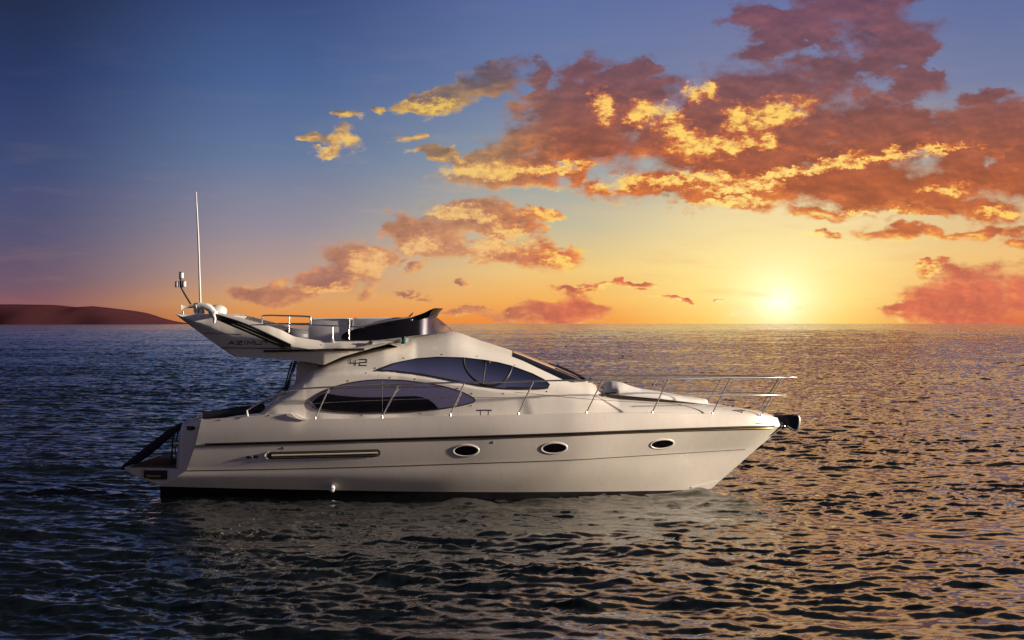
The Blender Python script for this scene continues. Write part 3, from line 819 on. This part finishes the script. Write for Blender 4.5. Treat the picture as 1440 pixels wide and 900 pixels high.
# thin bright steel line across the lower window and the cabin side
tube_obj('side_line', on(UT, dense([(437, 567.5), (500, 564), (556, 562), (620, 560), (668, 559)], 8), .006), 0.0065, STEEL, cabin)
tube_obj('seam_line', on(UT, dense([(669, 559), (712, 559.5), (760, 559.5)], 8), .000), 0.004, SEAM, cabin)
tube_obj('seam_line', on(CT, dense([(398, 568.5), (436, 567.5)], 6), .000), 0.004, SEAM, cabin)
tube_obj('seam_line', on(CT, dense([(724, 551.5), (780, 557), (835, 562), (900, 566), (958, 569)], 8), .000), 0.006, SEAM, cabin)

# windshield wrapping round the front of the cabin
def build_windshield():
    bm = bmesh.new(); rows = []
    low = lerp([(721, 501.3), (738, 508), (760, 518.5), (797, 535.6), (806, 538), (829, 536.6)])
    for i in range(41):
        px = 722 + (823 - 722) * i / 40; a = low(px); b = top(px) + .01; r = []
        if a < b + 0.3: a = b + 0.3
        for k in range(25):
            s = math.sin(k / 24 * math.pi / 2); py = a + (b - a) * s; y = cab_y(px, py); r.append(at(px, py, y))
        r = r + [Vector((p.x, -p.y, p.z)) for p in r[::-1][1:]]
        rows.append([p + Vector((0.004, 0, 0.016)) + Vector((0, -0.008 if p.y < -.05 else 0.008 if p.y > .05 else 0, 0)) for p in r])
    grid(bm, rows); thicken(bm, 0.006)
    w = obj('windshield', bm, GLASS, cabin, sharp=60)
    edge = [r[0] for r in rows]
    tube_obj('window_seal', edge, 0.012, RUBBER, w)
    return w
ws = build_windshield()
WT = tree_of(ws, cabin)
wp = tube_obj('wiper', [at(782, 514, -.35), at(796, 519.5, -.4), at(812, 527, -.45), at(823, 533.5, -.5)], 0.022, RUBBER, ws)
tube_obj('wiper', [at(790, 518, .3), at(803, 523, .25), at(824, 533.5, .2)], 0.02, RUBBER, ws)
tube_obj('wiper', [at(772, 511, -.7), at(800, 522.5, -.7), at(818, 531, -.72)], 0.014, RUBBER, ws)
tube_obj('wiper_base', [at(828, 538.5, -.55), at(831, 531, -.55)], 0.016, STEEL, cabin)

# sunpad and its raised head on the foredeck
def build_sunpad():
    tp = lerp([(848, 548), (850, 543), (854, 539.5), (860, 537.3), (868, 537), (876, 538.5), (888, 543), (902, 547), (930, 551.5), (960, 556.5), (985, 559.8), (993, 561.3), (995.5, 564)])
    bt = lerp([(848, 552), (863, 553.5), (930, 559.5), (980, 565.6), (995.5, 567)])
    hw = lerp([(848, .85), (870, .95), (930, .78), (980, .5), (995.5, .38)])
    rows = []
    for i in range(81):
        px = 848 + 147.5 * i / 80; t, b = tp(px), bt(px) + 1.5; r = []
        for k in range(17):
            s = k / 16; py = b + (t - b) * s; r.append(at(px, py, -hw(px) * max(0, 1 - s ** 3.2) ** (1 / 2.4)))
        rows.append(r + [Vector((p.x, -p.y, p.z)) for p in r[::-1][1:]])
    bm = bmesh.new(); vs = grid(bm, rows); bm.faces.new(vs[0]); bm.faces.new(vs[-1]); fix(bm)
    pad = obj('sunpad', bm, CANVAS, yacht, sharp=50)
    prism_obj('pad_foot', [(850, 552.6), (866, 551.6), (868, 553.4), (851, 554.2)], -1.05, -.9, RUBBER, pad)
    return pad
build_sunpad()
for px, py in ((1019, 570.3), (1024, 571), (1031, 571.8)):
    bm = bmesh.new(); ellipsoid(bm, at(px, py, 0.05), .05, .05, .028, 10); fix(bm); obj('deck_fitting', bm, GREY, yacht)

# ---- flybridge
FT = lerp([(247.5, 440.6), (262, 441), (290, 441.5), (312, 440.5), (320, 442.5), (367.5, 455), (395, 464), (408, 471), (414, 473.5), (435, 477), (455, 480), (490, 480), (520, 479.5), (560, 478), (578, 476)])
FB = lerp([(247.5, 442.2), (254, 448), (260, 452.5), (310, 489), (330, 502), (385, 504), (422.5, 507.5), (455, 513.3), (480, 502), (507, 494.2), (530, 488), (554, 482.2), (570, 478.5), (578, 476.8)])
yf = lerp([(247, 1.38), (300, 1.52), (380, 1.66), (480, 1.66), (540, 1.56), (578, 1.42)])
def fly_y(px, py):
    t, b = FT(px), FB(px); s = (b - py) / max(b - t, .1)
    ridge = lerp([(247, .5), (310, .42), (420, .55), (578, .5)])(px)
    y = yf(px)
    y -= (0.10 * max(0, ridge - s) / ridge) + 0.16 * (max(0, s - ridge) / (1 - ridge)) ** 1.6
    return -y
def build_fly():
    fly = None
    for sg in (1, -1):
        bm = bmesh.new(); outer = []; inner = []
        for i in range(111):
            px = 247.5 + 330.5 * i / 110; t, b = FT(px), FB(px); o = []; q = []
            for k in range(15):
                py = b + (t - b) * k / 14; p = at(px, py, fly_y(px, py)); th = 0.14
                o.append(Vector((p.x, sg * p.y, p.z))); q.append(Vector((p.x, sg * (p.y + th), p.z)))
            outer.append(o); inner.append(q)
        loop = [o + q[::-1] + [o[0]] for o, q in zip(outer, inner)]
        vs = grid(bm, loop); bm.faces.new(vs[0][:-1]); bm.faces.new(vs[-1][:-1]); fix(bm)
        o = obj('flybridge' if sg == 1 else 'far_coaming', bm, CREAM, yacht if sg == 1 else fly, sharp=30)
        if sg == 1: fly = o
    prism_obj('flybridge_floor', [(322, 492), (560, 488), (548, 484), (520, 490), (490, 498), (455, 511), (422, 505.5), (385, 502), (334, 500)], -1.50, 1.50, CREAM, fly, -1.6)
    prism_obj('arch_top', [(250, 441.5), (300, 441.8), (322, 444), (318, 449), (262, 451), (254, 446)], -1.26, 1.26, CREAM, fly, -1.4, .02)
    return fly
fly = build_fly(); YT = tree_of(fly)
bm = bmesh.new(); ribbon(bm, dense([(371, 493.8), (420, 493), (470, 491.8), (512, 490.8)], 4), YT, .014, 1.35); thicken(bm, .012); obj('side_stripe', bm, RUBBER, fly)
bm = bmesh.new(); ribbon(bm, dense([(374, 494.3), (420, 493.5), (470, 492.4), (500, 491.8)], 4), YT, .028, .32); thicken(bm, .004); obj('brass_line', bm, BRASS, fly)
tube_obj('seam_line', on(YT, dense([(311, 489), (360, 489.6), (410, 490)], 8), .001), .009, SEAM, fly)
tube_obj('seam_line', on(YT, dense([(286, 468.6), (340, 470)], 8), .0), .005, SEAM, fly)

# lettering drawn as strokes of a wide square alphabet
GLY = {
 'A': [[(0, 0), (.46, 1), (.54, 1), (1, 0)], [(.30, .32), (.78, .32)]],
 'Z': [[(0, 1), (1, 1), (0, 0), (1, 0)]],
 'I': [[(.5, 0), (.5, 1)]],
 'M': [[(0, 0), (0, 1), (.5, .35), (1, 1), (1, 0)]],
 'U': [[(0, 1), (0, 0), (1, 0), (1, 1)]],
 'T': [[(0, 1), (1, 1)], [(.5, 1), (.5, 0)]],
 '4': [[(0, 1), (0, .38), (1.0, .38)], [(.74, .85), (.74, 0)]],
 '2': [[(0, 1), (1, 1), (1, .5), (0, .5), (0, 0), (1, 0)]],
}
def write(text, x0, y0, w, h, gap, th, tree, name, parent, slope=0.0, mat_=None):
    bm = bmesh.new(); x = x0
    for ch in text:
        ww = w * (0.25 if ch == 'I' else 1)
        for st in GLY[ch]:
            pts = [(x + a * ww, y0 - b * h + slope * (x + a * ww - x0)) for a, b in st]
            for (ax, ay), (bx, by) in zip(pts, pts[1:]):
                dx, dy = bx - ax, by - ay; L = math.hypot(dx, dy) or 1; dx /= L; dy /= L
                ax2, ay2, bx2, by2 = ax - dx * th * .45, ay - dy * th * .45, bx + dx * th * .45, by + dy * th * .45
                nx, ny = -dy * th / 2, dx * th / 2
                m = max(2, int(L / 1.2)); rr = []
                for k in range(m + 1):
                    X, Y_ = ax2 + (bx2 - ax2) * k / m, ay2 + (by2 - ay2) * k / m
                    q = [hit(tree, X + nx * e, Y_ + ny * e, .0045)[0] for e in (1, -1)]
                    if all(q): rr.append(q)
                if len(rr) > 1: grid(bm, rr)
        x += ww + gap
    bmesh.ops.recalc_face_normals(bm, faces=bm.faces)
    return obj(name, bm, mat_ or DARKTXT, parent, smooth=False)
write('AZIMUT', 321.5, 484.2, 8.4, 4.4, 2.6, 1.05, YT, 'lettering', fly, 0.0)
write('42', 492.5, 514, 9.6, 8.4, 3.7, 1.35, CT, 'lettering', cabin, 0.0)

# black folding struts lying along the wing
strut = None
for k, (a, b, c_) in enumerate((((300, 442), (345, 456.5), (409, 485.8)), ((301, 444.5), (343, 460), (406, 487.5)), ((302, 447.2), (341, 463.5), (400, 488.6)))):
    pts = [at(x, y, -(yf(x) + .05)) for x, y in (a, b, c_)]
    o = tube_obj('folding_strut' if k == 0 else 'strut_bar', smooth_path(pts, 5), 0.026 if k < 2 else .022, RUBBER, yacht if k == 0 else strut)
    if k == 0: strut = o
tube_obj('strut_foot', [at(409, 485.5, -1.72), at(410.5, 488.5, -1.72), at(398, 488.8, -1.72)], 0.024, RUBBER, strut)

# arch gear: horn, radar dome, lamps, aerial
bm = bmesh.new()
prism(bm, [(270, 427), (279, 425), (291, 426.5), (298, 431.5), (304, 440), (297, 444), (292, 438), (284, 433), (272, 433)], -1.30, -.95, -1.3, .035)
prism(bm, [(271, 432), (283, 432), (283, 441), (271, 441)], -1.05, -.85, -1.3, .01)
prism(bm, [(294, 436), (304, 437), (302, 446), (297, 445)], -1.62, -1.3, -1.6, .03)
fix(bm); mast = obj('mast_base', bm, PLASTIC, yacht)
for x in (273, 277, 281, 285):
    bm = bmesh.new(); tube(bm, [at(x, 433, -1.25), at(x + 1, 441, -1.25)], .022, 6); fix(bm); obj('mast_bracket', bm, STEEL, mast)
bm = bmesh.new(); tube(bm, [at(276, 430.5, -1.35), at(266, 431.5, -1.35), at(259, 432.3, -1.35), at(255.5, 432.6, -1.35)], [.04, .026, .03, .062], 14); fix(bm); obj('horn', bm, PLASTIC, yacht)
tube_obj('horn_stand', [at(257, 434, -1.3), at(257.5, 442, -1.3)], .014, STEEL, mast)
bm = bmesh.new(); ellipsoid(bm, at(306, 437.5, -.9), .19, .2, .13, 18); fix(bm); obj('radar_dome', bm, PLASTIC, yacht)
tube_obj('strut_hook', [at(300, 444, -1.62), at(302, 449, -1.66), at(301, 455, -1.68)], [.045, .035, .02], PLASTIC, strut)
lm = tube_obj('lamp_mast', [at(268.5, 428, -1.1), at(260, 414, -1.1), at(254, 403, -1.1), at(253.6, 395, -1.1), at(254.5, 389, -1.1)], 0.018, RUBBER, yacht)
for px, py, s in ((255, 387.2, .052), (248.8, 399.8, .045), (258.5, 399.3, .050)):
    bm = bmesh.new(); c = at(px, py, -1.1)
    cone(bm, c - Vector((0, 0, s)), c + Vector((0, 0, s)), s * .9, s * .9, 12); fix(bm); l = obj('mast_lamp', bm, LAMP, lm)
    bm = bmesh.new(); cone(bm, c + Vector((0, 0, s)), c + Vector((0, 0, s * 1.35)), s * .95, s * .7, 12); fix(bm); obj('lamp_cap', bm, GREY, l)
    bm = bmesh.new(); cone(bm, c - Vector((0, 0, s * 1.3)), c - Vector((0, 0, s * 1.0)), s * .95, s * .95, 12); fix(bm); obj('lamp_base', bm, GREY, l)
tube_obj('aerial', smooth_path([at(281.7, 426, -1.0), at(280.6, 390, -1.0), at(278.6, 330, -1.0), at(276.6, 290, -1.0), at(275.7, 270, -1.0)], 5), [.022] * 6 + [.019] * 5 + [.016] * 5 + [.012] * 4 + [.009], PLASTIC, yacht)

# flybridge rails
fr = tube_obj('flybridge_rail', smooth_path([at(368, 457, -1.35), at(368.6, 447.5, -1.35), at(372.5, 443.9, -1.35), at(400, 444.1, -1.33), at(433.5, 445.2, -1.3), at(436.5, 447.5, -1.3), at(437, 456, -1.3)], 5), .017, STEEL, yacht)
tube_obj('rail_post', [at(406.5, 445, -1.32), at(406.5, 467, -1.36)], .012, STEEL, fr)
tube_obj('rail_post', [at(468, 458, -1.46), at(468, 481, -1.5)], .012, STEEL, fr)
tube_obj('rail_post', [at(490.8, 457, -1.40), at(491, 478, -1.45)], .009, STEEL, fr)
tube_obj('lower_rail', smooth_path([at(344, 458, -1.5), at(365, 456.5, -1.5), at(385, 455.8, -1.5), at(430, 456.8, -1.5), at(477, 458.6, -1.46), at(512, 460.5, -1.42)], 4), .013, STEEL, fr)
far = tube_obj('far_flybridge_rail', [at(378, 455.6, 1.4), at(437, 455.4, 1.4)], .02, STEEL, yacht)
bm = bmesh.new(); prism(bm, [(466.5, 476.5), (469.6, 476.5), (469.6, 481), (464, 481), (464, 478.6)], -1.54, -1.46, -1.5, .006); fix(bm); obj('post_foot', bm, PLASTIC, fr)

# flybridge seats
def seat(x0, x1, t0, t1, b, y0, y1):
    s = prism_obj('flybridge_seat', [(x0, b), (x0 - 1, (t0 + b) / 2), (x0 + 2, t0 + 1), (x0 + 6, t0), (x1 - 3, t1), (x1, t1 + 2), (x1, b)], y0, y1, VINYL, yacht, y0, .10, 5)
    return s
s1 = seat(434, 492, 447.2, 447, 482, -1.05, -.1)
s2 = seat(495, 566, 446.6, 446.2, 480, -1.0, .2)
tube_obj('seat_piping', [at(490.5, 448, -1.06), at(491, 462, -1.06), at(491, 480, -1.06)], .012, RUBBER, s1)
tube_obj('seat_piping', [at(436, 449.5, -1.06), at(460, 448.4, -1.06), at(489, 448.2, -1.06)], .010, CANVAS, s1)
bm = bmesh.new(); ellipsoid(bm, at(415, 472, 0.9), .32, .25, .15, 14); fix(bm); obj('far_cushion', bm, GREY, yacht)

# flybridge windscreen: dark wrap-round side, paler front, flared visor
def build_screen():
    tp = lerp([(479.5, 474), (481.5, 470), (488, 466.5), (502, 462), (517, 458), (544.5, 452), (575.6, 447), (590, 444), (603, 441.5), (612, 447), (624, 455.5), (636.5, 464)])
    bt = lerp([(479.5, 475), (481.5, 477), (486, 478.5), (525, 478.6), (545, 476.8), (583, 472), (610, 468.8), (634, 466), (636.5, 465)])
    yy = line([(479, 1.40), (520, 1.38), (560, 1.32), (585, 1.2), (600, 1.03), (615, .76), (628, .40), (633.5, .2), (636.5, 0.0)])
    def part(x0, x1, n):
        rows = []
        for i in range(n + 1):
            px = x0 + (x1 - x0) * i / n; t, b = tp(px), bt(px)
            rows.append([at(px, b + (t - b) * k / 8, -max(yy(px) - 0.10 * k / 8, 0)) for k in range(9)])
        return rows
    bm = bmesh.new()
    a = part(479.5, 590, 50); grid(bm, a); fix(bm); thicken(bm, .012)
    sc = obj('flybridge_windscreen', bm, SCREEN, yacht, sharp=60)
    bm = bmesh.new(); grid(bm, [[Vector((p.x, -p.y, p.z)) for p in r] for r in a], True); fix(bm); thicken(bm, .012); obj('far_screen', bm, SCREEN, sc, sharp=60)
    bm = bmesh.new(); b = part(590.2, 636.5, 30); b = b + [[Vector((p.x, -p.y, p.z)) for p in r] for r in b[::-1][1:]]
    grid(bm, b); thicken(bm, .01); obj('front_pane', bm, CLEAR, sc, sharp=60)
    tube_obj('screen_rail', [r[-1] + Vector((0, -.005, .01)) for r in part(505, 577, 20)], .016, GREY, sc)
    # visor sweeping up along the top edge
    rows = []
    for k in range(21):
        w = -1 + 2 * k / 20; y = 1.12 * w; pull = 0.12 * (1 - w * w)
        rows.append([at(px, py, -1.12) + Vector((pull * q, y + 1.12, 0)) for px, py, q in ((571, 448.8, .2), (586, 443.6, .5), (597, 439.6, .8), (604, 436, 1), (611, 433.2, 1.1), (606.5, 438.5, 1), (603.5, 444.5, 1), (597, 448, .8), (584, 449.5, .5))])
    bm = bmesh.new(); vs = grid(bm, [r + [r[0]] for r in rows]); fix(bm)
    be = [e for e in bm.edges if e.is_boundary]; bmesh.ops.holes_fill(bm, edges=be, sides=20); fix(bm)
    obj('visor', bm, SCREEN, sc, sharp=40)
    prism_obj('screen_stay', [(570, 447), (574, 445.5), (580, 439.2), (582, 438.8), (580, 442), (576, 446.6)], -.9, -.86, PLASTIC, sc, -.9)
    bm = bmesh.new(); ellipsoid(bm, at(578.5, 449.7, -1.31), .03, .02, .025, 10); obj('screen_latch', bm, STEEL, sc)
build_screen()

# navigation lamp and its housing, deck fittings on the flybridge edge
bm = bmesh.new(); prism(bm, [(551, 481.6), (556, 478.3), (564.5, 476.2), (564.5, 481.8), (556, 482.6)], -1.50, -1.38, -1.5, .012); fix(bm); nl = obj('navigation_lamp', bm, GREY, yacht)
bm = bmesh.new(); c = at(567.4, 478.6, -1.44); cone(bm, c - Vector((0, 0, .05)), c + Vector((0, 0, .05)), .045, .045, 14); fix(bm); obj('green_lens', bm, GREEN, nl)
bm = bmesh.new(); cone(bm, c + Vector((0, 0, .05)), c + Vector((0, 0, .062)), .05, .04, 14); fix(bm); obj('lens_cap', bm, RUBBER, nl)
bm = bmesh.new(); cone(bm, c - Vector((0, 0, .07)), c - Vector((0, 0, .05)), .05, .05, 14); fix(bm); obj('lens_base', bm, RUBBER, nl)
bm = bmesh.new(); tube(bm, [at(512, 485, -1.62), at(518, 483, -1.62), at(522, 479.5, -1.6)], .02, 8); tube(bm, [at(522.4, 478.5, -1.6), at(522.4, 484, -1.6)], .035, 8); fix(bm); obj('deck_cleat', bm, STEEL, yacht)

# ---- cockpit
tube_obj('cockpit_cushion', smooth_path([at(286, 586, -1.5), at(310, 582, -1.5), at(340, 577.5, -1.5), at(372, 574.5, -1.5)], 4), .085, NAVY, yacht, 12)
prism_obj('cockpit_bulkhead', [(417.5, 509), (448, 513), (446, 585), (410, 585), (416, 534)], -1.2, 1.2, CREAM, yacht, -1.2)
tube_obj('roof_strut', [at(416, 508, -1.45), at(412, 520, -1.45), at(401.5, 551, -1.45)], .032, RUBBER, yacht)
tube_obj('roof_strut', [at(411, 508, -1.2), at(406, 524, -1.2), at(399.5, 548, -1.2)], .015, RUBBER, yacht)
bm = bmesh.new(); tube(bm, [at(348, 585.5, -1.86), at(347, 577, -1.86)], [.03, .014], 8); fix(bm); obj('mooring_post', bm, PLASTIC, yacht)
bm = bmesh.new(); tube(bm, smooth_path([at(409, 581, -1.92), at(414, 585.5, -1.93), at(421, 589.5, -1.93), at(430, 590.5, -1.93)], 4), .014, 6); fix(bm); obj('step_moulding', bm, CREAM, hull)

# ---- guard rails and their posts
RAIL = [(347, 577.5), (358, 570), (372, 562.5), (400, 551), (420, 547.3), (450, 545), (505, 542.5), (560, 540.3), (607, 538.8), (652, 537.8), (700, 537), (750, 535.9), (800, 534.9), (847, 534.6), (940, 533), (1027, 531.2), (1080, 531), (1100, 530.8)]
POSTS = [((443, 588.7), (463, 545)), ((537, 586.3), (560.6, 541)), ((633, 583.8), (653, 538.6)), ((729, 581.8), (750, 536.5)), ((824.6, 580.5), (847, 535)), ((917, 580.5), (940, 533)), ((1001.5, 582), (1027.5, 531.4)), ((1070.7, 584.3), (1100.3, 531.2))]
def ry(px): return -(max(deck_b(max(px - 20, 290)) - .05, .16))
pts = [at(x, y, ry(x)) for x, y in RAIL]
nose = [at(1113, 530.6, -.12), at(1120, 530.5, 0)]
for sg in (1, -1):
    mir = lambda v: Vector((v.x, v.y * sg, v.z))
    path = [mir(p) for p in smooth_path(pts + nose, 5)]
    rail = tube_obj('guard_rail', path, 0.0165, RAILS, yacht)
    mid = [at(x, 555.6, ry(x - 8)) for x in (962, 990, 1020, 1050, 1085)] + [at(1100, 555.6, -.1), at(1105, 555.6, 0)]
    tube_obj('mid_rail', [mir(p) for p in mid], 0.012, RAILS, rail)
    for (b, t) in POSTS:
        B = at(b[0], b[1], -(deck_b(b[0]) - .03)); T_ = at(t[0], t[1], ry(t[0]))
        tube_obj('stanchion', [mir(B), mir(T_)], 0.0135, RAILS, rail)
        if sg == 1:
            bm = bmesh.new(); cone(bm, B - Vector((0, 0, .03)), B + Vector((0, 0, .03)), .028, .02, 10); fix(bm); obj('stanchion_foot', bm, RAILS, rail)
# low cockpit grab rail
tube_obj('grab_rail', smooth_path([at(356, 577, -1.6), at(364, 570, -1.6), at(378, 561, -1.6), at(402, 551.5, -1.55)], 4), .018, RUBBER, yacht)

# ---- cleats and bow fittings
def cleat(x0, x1, yt, yb, y):
    bm = bmesh.new(); w = x1 - x0
    tube(bm, [at(x0, yt + .4, y), at(x0 + w * .15, yt, y), at(x1 - w * .15, yt, y), at(x1, yt + .4, y)], .016, 8)
    for q in (.28, .78): tube(bm, [at(x0 + w * q, yt, y), at(x0 + w * q, yb, y)], .014, 8)
    fix(bm); obj('deck_cleat', bm, STEEL, yacht)
cleat(669.5, 691.5, 577, 584, -1.84); cleat(1030.5, 1047, 577.3, 584, -.46)

bm = bmesh.new()
prism(bm, [(1087, 584.5), (1100, 584), (1116, 583.5), (1122, 584), (1124.3, 590), (1123.5, 600), (1121, 604.8), (1116, 604.6), (1110, 601.5), (1103, 596), (1096, 589)], -.08, -.06, -.13, .008)
roller = obj('bow_roller', bm, NAVY, yacht)
bm = bmesh.new(); prism(bm, [(1087, 584.5), (1100, 584), (1116, 583.5), (1122, 584), (1124.3, 590), (1123.5, 600), (1121, 604.8), (1116, 604.6), (1110, 601.5), (1103, 596), (1096, 589)], .06, .08, -.13, .008)
obj('roller_cheek', bm, NAVY, roller)
tube_obj('roller_edge', smooth_path([at(1115, 583.6, -.085), at(1121.5, 584.3, -.085), at(1124, 590, -.085), at(1123.2, 600, -.085), at(1120, 604.5, -.085), at(1115, 604.4, -.085), at(1107, 599.5, -.085)], 4), .020, RAILS, roller)
bm = bmesh.new(); tube(bm, [at(1088, 583.5, 0), at(1105, 586, 0), at(1117, 590, 0)], .03, 8); prism(bm, [(1108, 588), (1121, 586), (1122.5, 592), (1116, 601), (1110, 598)], -.05, .05, -.1, .02)
fix(bm); obj('anchor', bm, STEEL, yacht)
bm = bmesh.new(); ellipsoid(bm, at(1101.5, 599.5, -.05), .055, .06, .05, 12); tube(bm, [at(1099, 604, -.04), at(1104, 600, -.05), at(1113, 602.5, -.06)], .014, 8); fix(bm); obj('bow_eye', bm, STEEL, yacht)
tube_obj('hull_seam', on(HT, dense([(1063, 595.4), (1077, 594.8)], 4), .002), .008, SEAM, hull)

# tiny studs along cabin and coaming
def studs(pts, tree, parent):
    for x, y in pts: stud('snap_stud', x, y, .014, .014, GREY, tree, .01, parent)
studs([(436, 561), (452, 577), (490, 535.5), (515, 524.5), (549, 531), (584, 533), (644, 546), (664, 553.5), (663, 570.5), (592, 581.5), (509, 584), (439, 577), (528, 517.5), (568, 503.5), (622, 498.5), (671, 501), (724, 513.5), (708, 553.5), (769, 550.5)], CT, cabin)
studs([(307, 464.5), (452, 485), (498, 483)], YT, fly)
studs([(310, 590.5), (337, 588), (379, 584.2), (402, 583.2)], HT, hull)
